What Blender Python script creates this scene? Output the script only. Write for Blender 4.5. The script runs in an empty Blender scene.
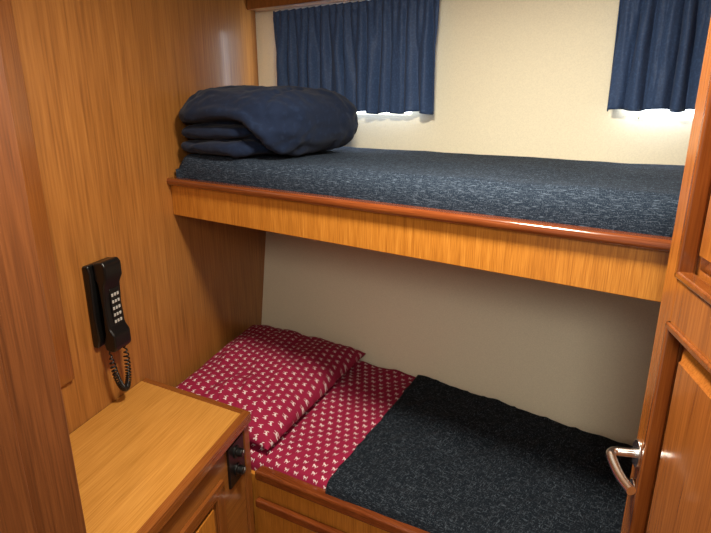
import bpy, bmesh, math
from mathutils import Vector, Matrix, noise
H=1.58
P1=Vector((-.6456,1.903)); U=Vector((.8198,-.5726)); N=Vector((.5726,.8198))
WD=Vector((.2777,.9607)); M=Vector((.9607,-.2777)); V=Vector((.879,-.477))
def B(a,b): 
    p=P1+U*a+N*b; return (p.x,p.y)
def wall(y,m=0.0):
    p=Vector((-1.1956+.289*y,y))+M*m; return (p.x,p.y)
C=bpy.context.scene.collection
aU=math.atan2(.5726,.8198)
# ---------------------------------------------------------------- materials
def newmat(name):
    m=bpy.data.materials.new(name); m.use_nodes=True
    nt=m.node_tree; b=nt.nodes['Principled BSDF']; return m,nt,b
def nd(nt,t,**k):
    n=nt.nodes.new(t)
    for a,v in k.items(): setattr(n,a,v)
    return n
def s2l(c):
    return tuple([(x/255/12.92 if x/255<=.04045 else ((x/255+.055)/1.055)**2.4) for x in c])+(1,)
def ramp(nt,stops):
    r=nd(nt,'ShaderNodeValToRGB'); e=r.color_ramp.elements
    e[0].position=stops[0][0]; e[0].color=stops[0][1]
    e[1].position=stops[-1][0]; e[1].color=stops[-1][1]
    for p,c in stops[1:-1]:
        x=e.new(p); x.color=c
    return r
def wood(name,dark,mid,light,scale=(38,38,1.1),rotz=0,rough=.32,coat=.25,fine=1.0):
    m,nt,b=newmat(name); L=nt.links
    tc=nd(nt,'ShaderNodeTexCoord'); m1=nd(nt,'ShaderNodeMapping'); m1.inputs['Rotation'].default_value=(0,0,rotz-aU)
    m2=nd(nt,'ShaderNodeMapping'); m2.inputs['Scale'].default_value=scale
    L.new(tc.outputs['Object'],m1.inputs[0]); L.new(m1.outputs[0],m2.inputs[0])
    n1=nd(nt,'ShaderNodeTexNoise'); n1.inputs['Scale'].default_value=1.0; n1.inputs['Detail'].default_value=7; n1.inputs['Roughness'].default_value=.6; n1.inputs['Distortion'].default_value=.25
    L.new(m2.outputs[0],n1.inputs['Vector'])
    m3=nd(nt,'ShaderNodeMapping'); m3.inputs['Scale'].default_value=tuple(s*7 for s in scale)
    L.new(m1.outputs[0],m3.inputs[0])
    n2=nd(nt,'ShaderNodeTexNoise'); n2.inputs['Scale'].default_value=1.0; n2.inputs['Detail'].default_value=4
    L.new(m3.outputs[0],n2.inputs['Vector'])
    mx=nd(nt,'ShaderNodeMath',operation='MULTIPLY_ADD'); mx.inputs[1].default_value=.6*fine; 
    L.new(n2.outputs[0],mx.inputs[0]); 
    sc=nd(nt,'ShaderNodeMath',operation='MULTIPLY'); sc.inputs[1].default_value=1-.6*fine
    L.new(n1.outputs[0],sc.inputs[0]); L.new(sc.outputs[0],mx.inputs[2])
    r=ramp(nt,[(.32,s2l(dark)),(.5,s2l(mid)),(.68,s2l(light))]); L.new(mx.outputs[0],r.inputs[0])
    L.new(r.outputs[0],b.inputs['Base Color'])
    b.inputs['Roughness'].default_value=rough; b.inputs['Coat Weight'].default_value=coat; b.inputs['Coat Roughness'].default_value=.14
    bp=nd(nt,'ShaderNodeBump'); bp.inputs['Strength'].default_value=.08; bp.inputs['Distance'].default_value=.002
    L.new(mx.outputs[0],bp.inputs['Height']); L.new(bp.outputs[0],b.inputs['Normal'])
    return m
angV=math.atan2(.477,.879); angW=-math.atan2(.9607,.2777)
w_wall=wood('teak_wall',(132,82,36),(160,104,48),(180,122,60),scale=(20,20,.7),coat=.15,rough=.42)
w_board=wood('teak_bunk_front',(150,90,28),(184,118,42),(206,140,58),scale=(60,60,2.2),coat=.3)
w_red=wood('varnished_trim',(88,40,16),(114,56,24),(136,72,34),scale=(1.5,50,50),rotz=aU,coat=.9,rough=.18)
w_redW=wood('varnished_trim_nightstand',(104,54,20),(130,74,32),(150,90,42),scale=(1.5,60,60),rotz=angW,coat=.8,rough=.2)
w_redN=wood('varnished_trim_cross',(104,54,20),(130,74,32),(150,90,42),scale=(1.5,60,60),rotz=angV,coat=.8,rough=.2)
w_redv=wood('varnished_trim_v',(108,60,24),(132,78,34),(150,92,44),scale=(45,45,1.0),coat=.5,rough=.28)
w_jamb=wood('varnished_jamb',(80,44,22),(104,60,30),(124,74,38),scale=(40,40,1.0),coat=.25,rough=.4)
w_door=wood('varnished_door',(128,72,30),(156,92,38),(176,108,48),scale=(45,45,1.2),coat=.8,rough=.2)
w_doorm=wood('varnished_door_moulding',(104,54,22),(128,70,30),(148,86,38),scale=(45,45,1.2),coat=1,rough=.14)
w_top=wood('nightstand_top_wood',(168,114,48),(190,134,62),(206,150,76),scale=(1.2,45,45),rotz=angW,coat=.6,rough=.25)
w_side=wood('nightstand_side_wood',(118,70,28),(142,88,38),(160,104,48),scale=(1.5,40,40),rotz=angW,coat=.4)
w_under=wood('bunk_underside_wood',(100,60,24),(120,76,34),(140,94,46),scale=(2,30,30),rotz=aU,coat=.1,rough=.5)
def plain(name,c,rough=.5,metal=0,bump=0,bscale=300,coat=0,spec=None):
    m,nt,b=newmat(name); b.inputs['Base Color'].default_value=s2l(c)
    b.inputs['Roughness'].default_value=rough; b.inputs['Metallic'].default_value=metal; b.inputs['Coat Weight'].default_value=coat
    tc=nd(nt,'ShaderNodeTexCoord'); n=nd(nt,'ShaderNodeTexNoise'); n.inputs['Scale'].default_value=bscale; n.inputs['Detail'].default_value=3
    nt.links.new(tc.outputs['Object'],n.inputs['Vector'])
    r=ramp(nt,[(.3,tuple(x*.94 for x in s2l(c)[:3])+(1,)),(.7,tuple(min(1,x*1.04) for x in s2l(c)[:3])+(1,))])
    nt.links.new(n.outputs[0],r.inputs[0]); nt.links.new(r.outputs[0],b.inputs['Base Color'])
    if bump:
        bp=nd(nt,'ShaderNodeBump'); bp.inputs['Strength'].default_value=bump; bp.inputs['Distance'].default_value=.002
        nt.links.new(n.outputs[0],bp.inputs['Height']); nt.links.new(bp.outputs[0],b.inputs['Normal'])
    return m
hullm=plain('cream_vinyl',(240,233,208),rough=.6,bump=.08,bscale=260)
ceilm=plain('ceiling_vinyl',(235,228,205),rough=.6,bump=.1)
floorm=wood('teak_floor',(80,45,20),(110,65,30),(130,80,40),scale=(2,40,40))
black=plain('black_plastic',(14,14,15),rough=.32)
white=plain('white_key',(180,180,176),rough=.4)
chrome=plain('satin_chrome',(240,240,240),rough=.25,metal=1)
brass=plain('rod_metal',(180,170,150),rough=.3,metal=1)
def fabric(name,base,fleck,amount=.6,sc=(60,700,700),rotz=0,rough=.9,bump=.5,sheen=0.0,sc2=None,width=.10):
    m,nt,b=newmat(name); L=nt.links
    tc=nd(nt,'ShaderNodeTexCoord'); m1=nd(nt,'ShaderNodeMapping'); m1.inputs['Rotation'].default_value=(0,0,rotz-aU)
    L.new(tc.outputs['Object'],m1.inputs[0])
    fac=[]
    for s in (sc, sc2 or (sc[1],sc[0],sc[2])):
        m2=nd(nt,'ShaderNodeMapping'); m2.inputs['Scale'].default_value=s; L.new(m1.outputs[0],m2.inputs[0])
        n=nd(nt,'ShaderNodeTexNoise'); n.inputs['Scale'].default_value=1; n.inputs['Detail'].default_value=2
        L.new(m2.outputs[0],n.inputs['Vector']); fac.append(n)
    mx=nd(nt,'ShaderNodeMath',operation='MAXIMUM'); L.new(fac[0].outputs[0],mx.inputs[0]); L.new(fac[1].outputs[0],mx.inputs[1])
    r=ramp(nt,[(amount-.06,s2l(base)),(amount+width,s2l(fleck))]); L.new(mx.outputs[0],r.inputs[0])
    L.new(r.outputs[0],b.inputs['Base Color']); b.inputs['Roughness'].default_value=rough
    b.inputs['Sheen Weight'].default_value=sheen; b.inputs['Specular IOR Level'].default_value=.12
    bp=nd(nt,'ShaderNodeBump'); bp.inputs['Strength'].default_value=bump; bp.inputs['Distance'].default_value=.002
    L.new(mx.outputs[0],bp.inputs['Height']); L.new(bp.outputs[0],b.inputs['Normal'])
    return m
m_matt=fabric('navy_woven_cover',(28,38,52),(92,106,124),amount=.61,sc=(60,560,560),rotz=aU,width=.15,bump=.3)
m_blan=fabric('charcoal_woven_blanket',(18,24,32),(88,98,110),amount=.63,sc=(60,480,480),rotz=aU,width=.15,bump=.3)
m_duv=fabric('navy_quilt',(24,35,58),(30,43,68),amount=.60,sc=(60,60,60),rotz=.4,bump=.1,sheen=.05)
m_curt=fabric('navy_curtain',(54,73,108),(62,84,122),amount=.55,sc=(150,150,150),rotz=.3,rough=.5,bump=.05,sheen=.05)
def motif():
    m,nt,b=newmat('magenta_motif_cotton'); L=nt.links
    uv=nd(nt,'ShaderNodeUVMap'); sp=nd(nt,'ShaderNodeSeparateXYZ'); L.new(uv.outputs[0],sp.inputs[0])
    def mt(op,a,b_=None,c=None):
        n=nd(nt,'ShaderNodeMath',operation=op)
        for i,x in enumerate((a,b_,c)):
            if x is None: continue
            if isinstance(x,(int,float)): n.inputs[i].default_value=x
            else: L.new(x,n.inputs[i])
        return n.outputs[0]
    P=.036
    y=mt('DIVIDE',sp.outputs[1],P*.76); row=mt('FLOOR',y); off=mt('MULTIPLY',mt('MODULO',row,2.0),.5)
    x=mt('ADD',mt('DIVIDE',sp.outputs[0],P),off)
    lx=mt('SUBTRACT',mt('FRACT',x),.5); ly=mt('MULTIPLY',mt('SUBTRACT',mt('FRACT',y),.5),.76)
    def ell(cx,cy,rx,ry):
        dx=mt('DIVIDE',mt('SUBTRACT',lx,cx),rx); dy=mt('DIVIDE',mt('SUBTRACT',ly,cy),ry)
        return mt('LESS_THAN',mt('ADD',mt('MULTIPLY',dx,dx),mt('MULTIPLY',dy,dy)),1.0)
    s=ell(0,-.01,.15,.055)
    for e in ((-.15,.08,.065,.09),(.17,.09,.03,.12),(-.11,-.13,.03,.11),(.11,-.13,.03,.11),(0,.02,.07,.09)):
        s=mt('MAXIMUM',s,ell(*e))
    mx=nd(nt,'ShaderNodeMix',data_type='RGBA'); L.new(s,mx.inputs[0]); mx.inputs[6].default_value=s2l((140,28,62)); mx.inputs[7].default_value=s2l((220,202,204))
    L.new(mx.outputs[2],b.inputs['Base Color']); b.inputs['Roughness'].default_value=.85; b.inputs['Specular IOR Level'].default_value=.2
    return m
m_mot=motif()
# ---------------------------------------------------------------- mesh helpers
def finish(name,bm,mat,parent=None,bevel=0,seg=3,smooth=False,sub=0):
    bmesh.ops.recalc_face_normals(bm,faces=bm.faces)
    me=bpy.data.meshes.new(name); bm.to_mesh(me); bm.free()
    ob=bpy.data.objects.new(name,me); C.objects.link(ob)
    if mat: me.materials.append(mat)
    if bevel:
        md=ob.modifiers.new('bev','BEVEL'); md.width=bevel; md.segments=seg; md.limit_method='ANGLE'; md.angle_limit=.5
        for p in me.polygons: p.use_smooth=True
        md.harden_normals=True
    if smooth:
        for p in me.polygons: p.use_smooth=True
    if sub:
        md=ob.modifiers.new('sub','SUBSURF'); md.levels=sub; md.render_levels=sub
    if parent: ob.parent=parent
    return ob
def prism(name,pts,z0,z1,mat,parent=None,bevel=0,seg=3):
    bm=bmesh.new()
    lo=[bm.verts.new((p[0],p[1],H+z0)) for p in pts]; hi=[bm.verts.new((p[0],p[1],H+z1)) for p in pts]
    bm.faces.new(lo); bm.faces.new(hi); n=len(pts)
    for i in range(n): bm.faces.new((lo[i],lo[(i+1)%n],hi[(i+1)%n],hi[i]))
    return finish(name,bm,mat,parent,bevel,seg)
def fbox(name,o,d,l0,l1,d0,d1,z0,z1,mat,parent=None,bevel=0,seg=3):
    o=Vector(o); d=Vector(d).normalized(); p=Vector((-d.y,d.x))
    pts=[o+d*l0+p*d0,o+d*l1+p*d0,o+d*l1+p*d1,o+d*l0+p*d1]
    return prism(name,[(q.x,q.y) for q in pts],z0,z1,mat,parent,bevel,seg)
def empty(name,loc=(0,0,0)):
    e=bpy.data.objects.new(name,None); e.empty_display_size=.1; C.objects.link(e); return e
def profile(name,pts,frame,mat,parent=None,bevel=0):
    f,a0,a1=frame; bm=bmesh.new(); rings=[]
    for a in (a0,a1): rings.append([bm.verts.new((*f(a,b),H+z)) for b,z in pts])
    n=len(pts); bm.faces.new(rings[0]); bm.faces.new(rings[1])
    for i in range(n): bm.faces.new((rings[0][i],rings[0][(i+1)%n],rings[1][(i+1)%n],rings[1][i]))
    return finish(name,bm,mat,parent,bevel)
def tube(name,pts,r,mat,parent=None,res=8):
    cu=bpy.data.curves.new(name,'CURVE'); cu.dimensions='3D'; cu.bevel_depth=r; cu.bevel_resolution=res//2; cu.use_fill_caps=True
    s=cu.splines.new('POLY'); s.points.add(len(pts)-1)
    for i,p in enumerate(pts): s.points[i].co=(*p,1)
    s.use_smooth=True
    ob=bpy.data.objects.new(name,cu); C.objects.link(ob); cu.materials.append(mat)
    if parent: ob.parent=parent
    return ob
# ---------------------------------------------------------------- shell
fbox('floor',(0,0),V,-1.2,1.6,-1.0,2.6,-1.64,-1.58,floorm)
fbox('ceiling',(0,0),V,-1.3,1.5,-.6,2.7,.50,.56,ceilm)
w0=wall(.95); 
fbox('wall_left',w0,WD,-.1,1.85,0,.05,-1.58,.50,w_wall)
fbox('wall_right',B(1.955,0),WD,-1.0,.85,-.05,0,-1.58,.50,w_wall)
JL=(-.477,.79)
fbox('wall_front',JL,V,-.485,-.03,-.06,0,-1.58,.50,w_jamb)
LR=(B,-.36,2.15)
hull=empty('wall_hull')
W=[(-.110,.56),(1.34,1.51)]
zz0,zz1=-.056,.30
profile('hull_lower',[(.50,-1.58),(.60,-1.08),(.70,-.62),(.70,zz0),(.76,zz0),(.76,-.62),(.66,-1.08),(.56,-1.58)],LR,hullm,hull)
profile('hull_top',[(.70,zz1),(.70,.5),(.76,.5),(.76,zz1)],LR,hullm,hull)
for i,(a0,a1) in enumerate([(-.36,W[0][0]),(W[0][1],W[1][0]),(W[1][1],2.15)]):
    profile('hull_pier_%d'%i,[(.70,zz0),(.70,zz1),(.76,zz1),(.76,zz0)],(B,a0,a1),hullm,hull)
gm,nt,b=newmat('daylit_frosted_glass'); b.inputs['Base Color'].default_value=(.7,.8,.9,1); b.inputs['Emission Color'].default_value=(.84,.92,1,1); b.inputs['Emission Strength'].default_value=8
for i,(a0,a1) in enumerate(W):
    win=empty('window_%d'%(i+1))
    profile('pane',[(.735,zz0),(.735,zz1),(.748,zz1),(.748,zz0)],(B,a0,a1),gm,win)
    for nm,x0,x1,z0,z1 in (('frame_bottom',a0,a1,zz0,zz0+.006),('frame_top',a0,a1,zz1-.012,zz1),('frame_side_1',a0,a0+.006,zz0,zz1),('frame_side_2',a1-.006,a1,zz0,zz1)):
        profile(nm,[(.712,z0),(.712,z1),(.735,z1),(.735,z0)],(B,x0,x1),hullm,win)
profile('trim_1',[(.62,.365),(.62,.5),(.70,.5),(.70,.365)],(B,-.21,1.95),w_redv,None,.004)
fbox('trim_2',wall(1.035),WD,0,.352,-.014,0,-.748,.50,w_redv,None,.004)
# ---------------------------------------------------------------- doorway jamb (left) and door (right)
fr=empty('door_frame')
fbox('jamb',JL,WD,-.42,0,0,.03,-1.58,.46,w_jamb,fr,.004)
fbox('door_stop',JL,WD,-.30,-.10,-.012,0,-1.58,.46,w_jamb,fr,.004)
fbox('head_casing',(-.477-.03,.80),V,-.02,1.12,-.10,0,.40,.50,w_jamb,fr,.004)
fbox('hinge_jamb',(.485,.262),V,0,.08,-.06,.0,-1.58,.46,w_jamb,fr,.004)
door=empty('door_1')
F=Vector((.537,.90)); G=Vector((-.163,-.9866)).normalized()
def dbox(nm,l0,l1,d0,d1,z0,z1,mat=w_door,bev=.003): return fbox(nm,F,G,l0,l1,d0,d1,z0,z1,mat,door,bev)
dz0,dz1=-1.55,.38
dbox('stile_1',0,.052,0,.038,dz0,dz1); dbox('stile_2',.575,.63,0,.038,dz0,dz1)
for i,(a,c) in enumerate(((dz0,-1.40),(-.36,-.275),(.30,dz1))): dbox('rail_%d'%i,.052,.575,0,.038,a,c)
for i,(a,c) in enumerate(((-1.40,-.36),(-.275,.30))):
    dbox('panel_%d'%i,.05,.58,.024,.032,a-.002,c+.002)
    bm=bmesh.new(); d=G; p=Vector((-d.y,d.x)); rings=[]
    for ins,dep in ((.016,.0235),(.046,.008),(.048,.004)):
        r=[]
        for l,z in ((.052+ins,a+ins),(.575-ins,a+ins),(.575-ins,c-ins),(.052+ins,c-ins)):
            q=F+d*l+p*dep; r.append(bm.verts.new((q.x,q.y,H+z)))
        rings.append(r)
    for k in range(2):
        for j in range(4): bm.faces.new((rings[k][j],rings[k][(j+1)%4],rings[k+1][(j+1)%4],rings[k+1][j]))
    bm.faces.new(rings[2]); finish('raised_field_%d'%i,bm,w_door,door)
    for nm,l0,l1,z0,z1 in (('m_a',.047,.060,a-.004,c+.004),('m_b',.567,.580,a-.004,c+.004),('m_c',.047,.58,a-.004,a+.009),('m_d',.047,.58,c-.009,c+.004)):
        dbox('moulding_%s_%d'%(nm,i),l0,l1,-.006,.020,z0,z1,w_doorm,.004)
p=Vector((-G.y,G.x))
def D3(l,dd,z): q=F+G*l+p*dd; return (q.x,q.y,H+z)
def lathe_disc(name,l,z,r,d0,d1,mat,parent,sq=1.0,n=32):
    bm=bmesh.new(); A=[bm.verts.new(D3(l+r*math.cos(t*2*math.pi/n),d0,z+sq*r*math.sin(t*2*math.pi/n))) for t in range(n)]
    Bv=[bm.verts.new(D3(l+r*math.cos(t*2*math.pi/n),d1,z+sq*r*math.sin(t*2*math.pi/n))) for t in range(n)]
    bm.faces.new(A); bm.faces.new(Bv)
    for j in range(n): bm.faces.new((A[j],A[(j+1)%n],Bv[(j+1)%n],Bv[j]))
    return finish(name,bm,mat,parent,.002 if r>.005 else 0)
hd=empty('door_lever_handle')
hz=-.635
lathe_disc('rosette',.024,hz,.020,0,-.007,chrome,hd,1.4)
lathe_disc('keyhole_escutcheon',.024,hz-.075,.013,0,-.004,chrome,hd,1.3)
lathe_disc('keyhole',.024,hz-.075,.0035,-.0035,-.0046,black,hd,2.0)
path=[]
for t in range(6): path.append(D3(.024,-.005-.007*t,hz))
for t in range(1,9):
    a=t/8*math.pi/2; path.append(D3(.024+.014*(1-math.cos(a)),-.040-.014*math.sin(a),hz))
for t in range(1,14):
    s=t/13; path.append(D3(.038+.090*s,-.054+.010*s*s,hz-.004*math.sin(s*math.pi)-.006*s))
tube('lever',path,.0085,chrome,hd,12)
# ---------------------------------------------------------------- upper bunk
ub=empty('upper_bunk')
prism('base_panel',[B(.01,.02),B(1.95,.02),B(1.95+.05,.695),B(-.215,.695)],-.36,-.337,w_under,ub)
fbox('front_board',P1,U,.0,1.95,0,.016,-.389,-.278,w_board,ub,.002)
pr=[]
for t in range(17):
    a=-math.pi/2+t/16*math.pi; pr.append((-.010-.010*math.cos(a)*1.0, -.270+.0125*math.sin(a)))
pr=[(.016,-.2825)]+pr+[(.016,-.2575)]
cap=profile('rail_cap',pr,(B,.0,1.95),w_red,ub)
for q in cap.data.polygons: q.use_smooth=len(q.vertices)==4
cap.modifiers.new('e','EDGE_SPLIT').split_angle=.6
def slab(name,pts,z0,z1,mat,parent,bev,amp=.004,nx=70,ny=26):
    bm=bmesh.new(); FL,FR,BR,BL=[Vector(q) for q in pts]
    Lx=(FR-FL).length; Ly=(BL-FL).length
    def sp(n,L):
        e=[0,.03,.1,.25,.5,.75,1]; k=[x*bev/L for x in e]
        mid=[bev/L+(1-2*bev/L)*i/n for i in range(1,n)]
        return k+mid+[1-x for x in reversed(k)]
    S=sp(nx,Lx); T=sp(ny,Ly)
    def ed(s,L):
        d=min(s,1-s)*L
        return 0 if d>=bev else 1-d/bev
    top=[];bot=[]
    for s in S:
        tr=[];br=[]
        for t in T:
            q=(FL*(1-s)+FR*s)*(1-t)+(BL*(1-s)+BR*s)*t
            r=min(1,math.hypot(ed(s,Lx),ed(t,Ly))); dz=bev*(1-math.sqrt(max(0,1-r*r)))
            nz=noise.noise(Vector((q.x*4,q.y*4,z1*7)))*amp+noise.noise(Vector((q.x*11,q.y*11,3)))*amp*.4
            tr.append(bm.verts.new((q.x,q.y,H+z1-dz+nz)))
            br.append(bm.verts.new((q.x,q.y,H+z0)))
        top.append(tr);bot.append(br)
    a,c=len(S),len(T)
    for i in range(a-1):
        for j in range(c-1):
            bm.faces.new((top[i][j],top[i+1][j],top[i+1][j+1],top[i][j+1])); bm.faces.new((bot[i][j],bot[i][j+1],bot[i+1][j+1],bot[i+1][j]))
    for i in range(a-1):
        bm.faces.new((top[i][0],bot[i][0],bot[i+1][0],top[i+1][0])); bm.faces.new((top[i][c-1],top[i+1][c-1],bot[i+1][c-1],bot[i][c-1]))
    for j in range(c-1):
        bm.faces.new((top[0][j],top[0][j+1],bot[0][j+1],bot[0][j])); bm.faces.new((top[a-1][j],bot[a-1][j],bot[a-1][j+1],top[a-1][j+1]))
    return finish(name,bm,mat,parent,smooth=True)
slab('upper_mattress',[B(.012,.018),B(1.94,.018),B(1.95,.690),B(-.200,.690)],-.336,-.182,m_matt,None,.05,.005)
# ---------------------------------------------------------------- folded duvet
def duvet():
    bm=bmesh.new()
    def sgp(x,e): return math.copysign(abs(x)**e,x)
    curve=[(-.08,-.080),(.02,-.076),(.12,-.066),(.2,-.056),(.27,-.054),(.33,-.066),(.37,-.092),(.39,-.12),(.395,-.19)]
    def near(cv,px,pz):
        md=9; side=0
        for k in range(len(cv)-1):
            a=Vector(cv[k]);b_=Vector(cv[k+1]);ab=b_-a;q=Vector((px,pz))-a
            tt=max(0,min(1,q.dot(ab)/ab.length_squared)); r=(q-ab*tt)
            if r.length<md: md=r.length; side=ab.x*q.y-ab.y*q.x
        return md,side
    def blob(c,r,ex,nu,nv,main,seed,tilt=0):
        cx,cy,cz=c; ax,ay,az=r; rows=[]
        for j in range(nv+1):
            ph=-math.pi/2+math.pi*j/nv; row=[]
            for i in range(nu):
                th=2*math.pi*i/nu
                x=sgp(math.cos(ph),ex)*sgp(math.cos(th),ex); y=sgp(math.cos(ph),ex)*sgp(math.sin(th),ex); z=sgp(math.sin(ph),.80)
                pt=Vector((cx+ax*x,cy+ay*y,cz+az*z+tilt*x)); nrm=Vector((x/ax,y/ay,z/az*.7)); nrm.normalize()
                d=0
                if main:
                    pt.z-= .020*max(0,x)**2*max(0,z)
                    f=min(1,max(0,(.25-y)/.5))
                    if f>0:
                        md,side=near(curve,pt.x,pt.z)
                        if side<0: pt.y+=.075*f*min(1,md/.012)**.5
                        else: d+=.012*f*math.exp(-((md-.020)/.018)**2)
                    d-=.010*math.exp(-((pt.x-.34+.25*(pt.y-.3))/.012)**2)*max(0,z)
                    d-=.007*math.exp(-((pt.x-.16-.35*(pt.y-.3))/.014)**2)*max(0,z)
                d+=.007*noise.noise(Vector((pt.x*5+seed,pt.y*5,pt.z*7)))
                d+=.008*noise.noise(Vector((pt.x*9+pt.y*8,pt.y*22-pt.x*12+seed,pt.z*26)))
                d+=.0030*noise.noise(Vector((pt.x*40,pt.y*40,pt.z*45)))
                pt=pt+nrm*d
                sl=-.32*pt.y; pt.z=max(pt.z,-.180)
                fx=.0 if pt.x>.3 else (1-pt.x/.3)
                row.append(bm.verts.new((*B(pt.x+.012+sl*min(1,max(0,fx)),pt.y),H+pt.z)))
            rows.append(row)
        for j in range(nv):
            for i in range(nu):
                try: bm.faces.new((rows[j][i],rows[j][(i+1)%nu],rows[j+1][(i+1)%nu],rows[j+1][i]))
                except ValueError: pass
    blob((.226,.285,-.070),(.240,.270,.114),.52,200,120,True,0)
    blob((.170,.165,-.152),(.182,.150,.029),.6,120,50,False,3,.004)
    blob((.160,.170,-.103),(.168,.145,.026),.6,120,50,False,8,.006)
    bmesh.ops.remove_doubles(bm,verts=bm.verts,dist=.0001)
    return finish('folded_duvet',bm,m_duv,None,smooth=True)
duvet()
# ---------------------------------------------------------------- curtains
def curtain(a0,a1,z0,z1,npl,seed):
    e=empty('window_curtain')
    bm=bmesh.new(); nx=npl*16; nz=44; g=[]
    for i in range(nx+1):
        s=i/nx; col=[]
        for k in range(nz+1):
            t=k/nz; z=z1+(z0-z1)*t
            low=min(1,t*2.2)
            phf=s*npl*2*math.pi+1.2*noise.noise(Vector((s*8,seed,0)))
            phw=s*npl*.62*2*math.pi+3.0*noise.noise(Vector((s*4,seed+9,t*.5)))
            fine=.0065*(1-.6*low)*math.sin(phf)
            wide=.021*low*math.sin(phw)*(.65+.7*noise.noise(Vector((s*7,seed+4,t*.8))))
            if .024<(z1-z)<.042: fine*=.5
            bb=.650+fine+wide+.004*noise.noise(Vector((s*30,t*5,seed)))
            a=a0+(a1-a0)*s+.006*math.cos(phw)*t
            col.append(bm.verts.new((*B(a,bb),H+z+(.004*math.sin(phw*.5+seed)+.006*noise.noise(Vector((s*5,seed,2))))*t+(.003*math.sin(phf) if k==0 else 0))))
        g.append(col)
    for i in range(nx):
        for k in range(nz): bm.faces.new((g[i][k],g[i+1][k],g[i+1][k+1],g[i][k+1]))
    o=finish('cloth',bm,m_curt,e,smooth=True); md=o.modifiers.new('s','SOLIDIFY'); md.thickness=.002
    tube('rod',[(*B(a0+.02,.684),H+z1-.033),(*B(a1-.03,.684),H+z1-.033)],.004,brass,e)
    for a in (a0+.024,a1-.034): tube('bracket',[(*B(a,.684),H+z1-.033),(*B(a,.702),H+z1-.033)],.004,brass,e)
curtain(-.090,.685,-.046,.352,22,1.3)
curtain(1.255,1.50,-.03,.352,8,5.1)
# ---------------------------------------------------------------- lower bunk
lb=empty('lower_bunk')
A0=Vector((-.313,1.446))
fbox('front_board',A0,V,-.44,1.40,.004,.022,-1.58,-1.13,w_board,lb,.002)
fbox('front_rail',A0,V,.004,1.40,-.014,.03,-1.135,-1.10,w_red,lb,.009,4)
fbox('lower_ledge',A0,V,.004,1.40,-.018,.004,-1.235,-1.205,w_red,lb,.006,4)
bq=[(-.675,1.672),(.925,.812),(1.10,1.36),(-.478,2.47)]
prism('base_panel',bq,-1.25,-1.22,w_under,lb)
slab('lower_mattress',bq,-1.219,-1.090,m_blan,None,.035,.003)
def cloth(name,quad,zt,mat,thick,front_drop=.05,amp=.003,nx=60,ny=50,rnd=.03,parent=None,wr=1.0):
    bm=bmesh.new(); uvl=bm.loops.layers.uv.new('UVMap'); FL,FR,BR,BL=[Vector(q) for q in quad]
    g=[];uvd={}
    L=(BL-FL).length
    for i in range(nx+1):
        s=i/nx; col=[]
        for k in range(ny+1):
            kk=k/ny
            arc=kk*(L+front_drop)-front_drop
            if arc<rnd:
                if arc>0: t=arc/L; x=1-arc/rnd; dz=rnd*(1-math.sqrt(max(0,1-x*x)))*.9
                else: t=0; dz=rnd*.9-arc*.95
            else: t=arc/L; dz=0
            q=(FL*(1-s)+FR*s)*(1-t)+(BL*(1-s)+BR*s)*t
            cr=noise.noise(Vector((q.x*3+q.y*2,q.y*14-q.x*7,4)))
            z=zt-dz+amp*noise.noise(Vector((q.x*5,q.y*5,2)))+wr*amp*.9*noise.noise(Vector((q.x*16,q.y*9,7)))+amp*.6*max(0,1-abs(cr)*6)
            v=bm.verts.new((q.x,q.y,H+z)); uvd[v]=(((q-P1).dot(U)),((q-P1).dot(N))-dz); col.append(v)
        g.append(col)
    for i in range(nx):
        for k in range(ny):
            f=bm.faces.new((g[i][k],g[i+1][k],g[i+1][k+1],g[i][k+1]))
            for lp in f.loops: lp[uvl].uv=uvd[lp.vert]
    o=finish(name,bm,mat,parent,smooth=True); md=o.modifiers.new('s','SOLIDIFY'); md.thickness=thick; md.offset=1
    return o
cloth('patterned_sheet',[(-.62,1.636),(-.060,1.330),(.255,1.985),(-.40,2.41)],-1.082,m_mot,.003,front_drop=.03,amp=.007,wr=1.4,nx=90,ny=70)
cloth('woven_blanket',[(-.085,1.336),(.92,.808),(1.09,1.36),(.255,1.985)],-1.076,m_blan,.009,front_drop=.035,amp=.008,nx=140,ny=80)
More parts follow.
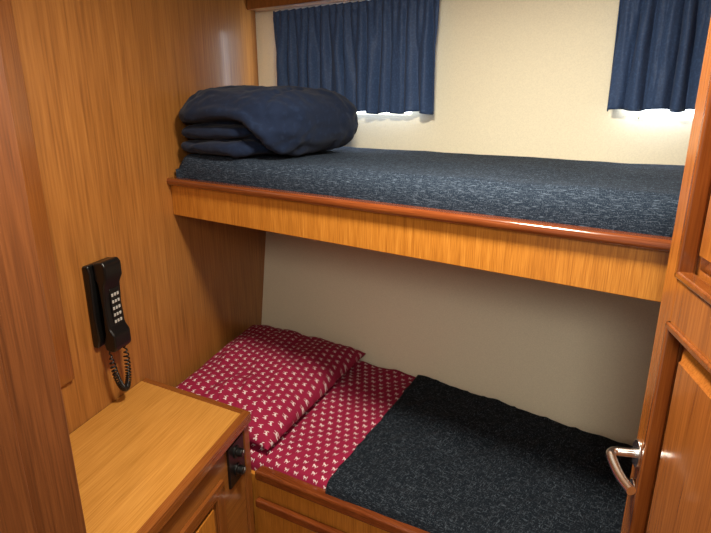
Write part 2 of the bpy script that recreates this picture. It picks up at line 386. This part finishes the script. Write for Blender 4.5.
def pillow():
    bm=bmesh.new(); uvl=bm.loops.layers.uv.new('UVMap'); n=110
    FL,FR,BR,BL=[Vector(q) for q in ((-.690,1.70),(-.275,1.468),(.045,2.12),(-.478,2.37))]
    uvd={}
    for sg in (1,-1):
        g=[]
        for i in range(n+1):
            col=[]
            for k in range(n+1):
                s=i/n;t=k/n; x=2*s-1;y=2*t-1
                px=x*(1-.03*(1-y*y)+.012*noise.noise(Vector((y*4,1,sg*0)))); py=y*(1-.02*(1-x*x))
                ss=(px+1)/2;tt=(py+1)/2
                q=(FL*(1-ss)+FR*ss)*(1-tt)+(BL*(1-ss)+BR*ss)*tt
                h=((1-abs(x)**3)*(1-abs(y)**3)); h=max(0,h)**.45
                zb=-1.052+.025*(1-ss)**2+.014*tt*tt
                z=zb+(.085*h if sg>0 else -.024*h)
                c1=noise.noise(Vector((q.x*4+q.y*2,q.y*3-q.x*4,4))); c2=noise.noise(Vector((q.x*9-q.y*3,q.y*2+q.x*2,14)))
                cr=-.008*max(0,1-abs(c1)*5)+.007*max(0,1-abs(c2)*6)
                if sg>0: z+=h*(.014*noise.noise(Vector((q.x*5,q.y*5,1)))+.008*noise.noise(Vector((q.x*15,q.y*9,5)))+cr)+.003*noise.noise(Vector((q.x*30,q.y*24,9)))
                v=bm.verts.new((q.x,q.y,H+z)); uvd[v]=((q-P1).dot(WD),(q-P1).dot(M)); col.append(v)
            g.append(col)
        for i in range(n):
            for k in range(n):
                f=bm.faces.new((g[i][k],g[i+1][k],g[i+1][k+1],g[i][k+1]))
                for lp in f.loops: lp[uvl].uv=uvd[lp.vert]
    bmesh.ops.remove_doubles(bm,verts=bm.verts,dist=.0008)
    return finish('patterned_pillow',bm,m_mot,None,smooth=True)
pillow()
# ---------------------------------------------------------------- nightstand
ns=empty('nightstand')
BL_,BR_,FR_,FL_=[Vector(q) for q in ((-.7134,1.661),(-.316,1.4475),(-.497,.806),(-.895,1.026))]
def qp(b,r):
    w=.452; d=.665; s=1-r/w; t=b/d
    q=(BL_*(1-s)+BR_*s)*(1-t)+(FL_*(1-s)+FR_*s)*t; return (q.x,q.y)
def qd(b=0,r=0,f=0,l=0):
    def pt(s,t):
        return (BL_*(1-s)+BR_*s)*(1-t)+(FL_*(1-s)+FR_*s)*t
    w=.452; d=.665
    return [tuple(pt(l/w,b/d)),tuple(pt(1-r/w,b/d)),tuple(pt(1-r/w,1-f/d)),tuple(pt(l/w,1-f/d))]
prism('carcass',qd(.004,.022,.0,.0),-1.57,-.932,w_side,ns)
prism('top_edge',qd(),-.934,-.906,w_redW,ns,.004)
prism('top_inlay',qd(.022,.026,.0,.0),-.915,-.9035,w_top,ns,.0)
prism('rim_back',[qp(.001,.451),qp(.001,.027),qp(.022,.027),qp(.022,.451)],-.910,-.9015,w_redN,ns,.001)
prism('rim_side',[qp(.001,.026),qp(.001,.001),qp(.664,.001),qp(.664,.026)],-.910,-.9015,w_redW,ns,.001)
sd=(FR_-BR_).normalized(); so=Vector(qd(.004,.022)[1])
def sbox(nm,l0,l1,d0,d1,z0,z1,mat,bev=.002): return fbox(nm,so,sd,l0,l1,d0,d1,z0,z1,mat,ns,bev)
sbox('corner_stile',0,.03,0,.010,-1.57,-.936,w_redv)
sbox('door_stile_1',.165,.205,0,.012,-1.50,-1.035,w_redv,.003); sbox('door_stile_2',.56,.60,0,.012,-1.50,-1.035,w_redv,.003)
sbox('door_rail_1',.165,.60,0,.012,-1.06,-1.022,w_redW,.003); sbox('door_rail_2',.165,.60,0,.012,-1.54,-1.50,w_redW,.003)
sbox('door_field',.22,.545,0,.007,-1.48,-1.078,w_board,.005)
sw=empty('switch_panel')
def swbox(nm,l0,l1,d0,d1,z0,z1,mat,bev=.002): return fbox(nm,so,sd,l0,l1,d0,d1,z0,z1,mat,sw,bev)
swbox('plate',.034,.125,0,.008,-1.090,-.955,black)
for zc in (-.990,-1.05):
    bm=bmesh.new(); n=28; rg=[]
    pp=Vector((-sd.y,sd.x))
    for rr,dd in ((.020,.008),(.020,.012),(.014,.014),(.013,.028),(.010,.031)):
        r=[]
        for t in range(n):
            a=t*2*math.pi/n; q=so+sd*(.08+rr*math.cos(a))+pp*dd; r.append(bm.verts.new((q.x,q.y,H+zc+rr*math.sin(a))))
        rg.append(r)
    for k in range(4):
        for t in range(n): bm.faces.new((rg[k][t],rg[k][(t+1)%n],rg[k+1][(t+1)%n],rg[k+1][t]))
    bm.faces.new(rg[-1]); finish('knob',bm,black,sw,.001)
    swbox('indicator',.078,.082,.0305,.032,zc+.001,zc+.009,white,0)
# ---------------------------------------------------------------- telephone
ph=empty('wall_telephone')
o=Vector(wall(1.465)); 
def wbox(nm,l0,l1,d0,d1,z0,z1,mat,bev=.004): return fbox(nm,o,WD,l0,l1,-d1,-d0,z0,z1,mat,ph,bev)
def W3(l,d,z): q=o+WD*l+M*d; return (q.x,q.y,H+z)
def wext(nm,prof,l0,l1,mat,bev=.005,taper=0):
    bm=bmesh.new(); r=[[bm.verts.new(W3(l,d,z)) for d,z in prof] for l in (l0,l1)]; n=len(prof)
    bm.faces.new(r[0]);bm.faces.new(r[1])
    for i in range(n): bm.faces.new((r[0][i],r[0][(i+1)%n],r[1][(i+1)%n],r[1][i]))
    return finish(nm,bm,mat,ph,bev,4)
wext('cradle_base',[(0,-.448),(.020,-.446),(.026,-.47),(.022,-.60),(.026,-.67),(.018,-.70),(0,-.70)],0,.105,black,.006)
wext('handset',[(.026,-.442),(.056,-.436),(.066,-.448),(.066,-.488),(.054,-.512),(.050,-.575),(.054,-.640),(.068,-.662),(.068,-.702),(.058,-.716),(.030,-.712),(.026,-.690),(.034,-.66),(.036,-.58),(.032,-.50),(.024,-.49)],.014,.086,black,.007)
wbox('hook_rest',.020,.076,.018,.036,-.50,-.47,black)
wbox('keypad_plate',.036,.074,.050,.0545,-.636,-.525,black,.001)
for r_ in range(5):
    for c_ in range(3):
        wbox('key',.0395+c_*.0115,.0465+c_*.0115,.054,.0565,-.630+r_*.0205,-.621+r_*.0205,white,.001)
pts=[];N_=620
for i in range(N_+1):
    s=i/N_
    th=math.pi*s
    l=.018+.032*(1-math.cos(th)); z=-.705-.145*math.sin(th)**.8 if 0<s<1 else -.705
    d=.040+.012*math.sin(th)
    a=2*math.pi*34*s; r=.0075
    tl=math.sin(th); tz=-math.cos(th)*1.6; k=math.hypot(tl,tz) or 1
    nl,nz=-tz/k,tl/k
    env=min(1,s*12,(1-s)*12)
    pts.append(W3(l+nl*r*math.cos(a)*env,d+r*math.sin(a)*env,z+nz*r*math.cos(a)*env))
tube('coiled_cord',pts,.0024,black,ph,4)
# ---------------------------------------------------------------- lights
def area(name,loc,size,power,col,target=None,shape='DISK'):
    l=bpy.data.lights.new(name,'AREA'); l.shape=shape; l.size=size; l.energy=power; l.color=col
    ob=bpy.data.objects.new(name,l); C.objects.link(ob); ob.location=(loc[0],loc[1],H+loc[2])
    if target is not None:
        ob.rotation_euler=(Vector((target[0],target[1],H+target[2]))-ob.location).to_track_quat('-Z','Y').to_euler()
    return ob
area('cabin_lamp_light',(.05,.98,.46),.20,28,(1,.90,.73))
area('corridor_lamp_light',(-.05,-.45,.40),.5,17,(1,.91,.77),(0,1.6,-.6))
# strip lights added behind each curtain to imitate daylight on the hull lining
for i,(a0,a1,pw) in enumerate(((-.11,.60,.55),(1.30,1.52,.32))):
    l=bpy.data.lights.new('daylight_spill','AREA'); l.shape='RECTANGLE'; l.size=a1-a0; l.size_y=.02; l.energy=pw; l.color=(.86,.93,1)
    ob=bpy.data.objects.new('window_daylight_light',l); C.objects.link(ob)
    x_=Vector((U.x,U.y,0)).normalized(); z_=-Vector((N.x*.35,N.y*.35,-.93)).normalized(); y_=z_.cross(x_)
    mt=Matrix((x_,y_,z_)).transposed().to_4x4(); mt.translation=Vector((*B((a0+a1)/2,.680),H-.005)); ob.matrix_world=mt
lamp=empty('ceiling_lamp')
bm=bmesh.new(); bmesh.ops.create_cone(bm,cap_ends=True,segments=40,radius1=.13,radius2=.14,depth=.02,matrix=Matrix.Translation((.05,.98,H+.49)))
lo=finish('housing',bm,chrome,lamp,.003)
w=bpy.data.worlds.new('World'); bpy.context.scene.world=w; w.use_nodes=True
w.node_tree.nodes['Background'].inputs[0].default_value=(1,.93,.82,1); w.node_tree.nodes['Background'].inputs[1].default_value=.32
bpy.context.scene.view_settings.view_transform='Standard'
# ---------------------------------------------------------------- camera
cd=bpy.data.cameras.new('camera'); cam=bpy.data.objects.new('camera',cd); C.objects.link(cam)
cd.sensor_width=36; cd.lens=545/711*36; cd.clip_start=.02
cam.location=(0,0,H); cam.rotation_euler=(math.radians(90-17),0,0)
bpy.context.scene.camera=cam
# align the room with the world axes (bunk / hull run along X)
bpy.context.view_layer.update()
R=Matrix.Rotation(aU,4,'Z')
for me in bpy.data.meshes: me.transform(R)
for cu in bpy.data.curves: cu.transform(R)
for ob in C.objects:
    if ob.type in {'LIGHT','CAMERA'}: ob.matrix_world=R@ob.matrix_world
bpy.context.view_layer.update()
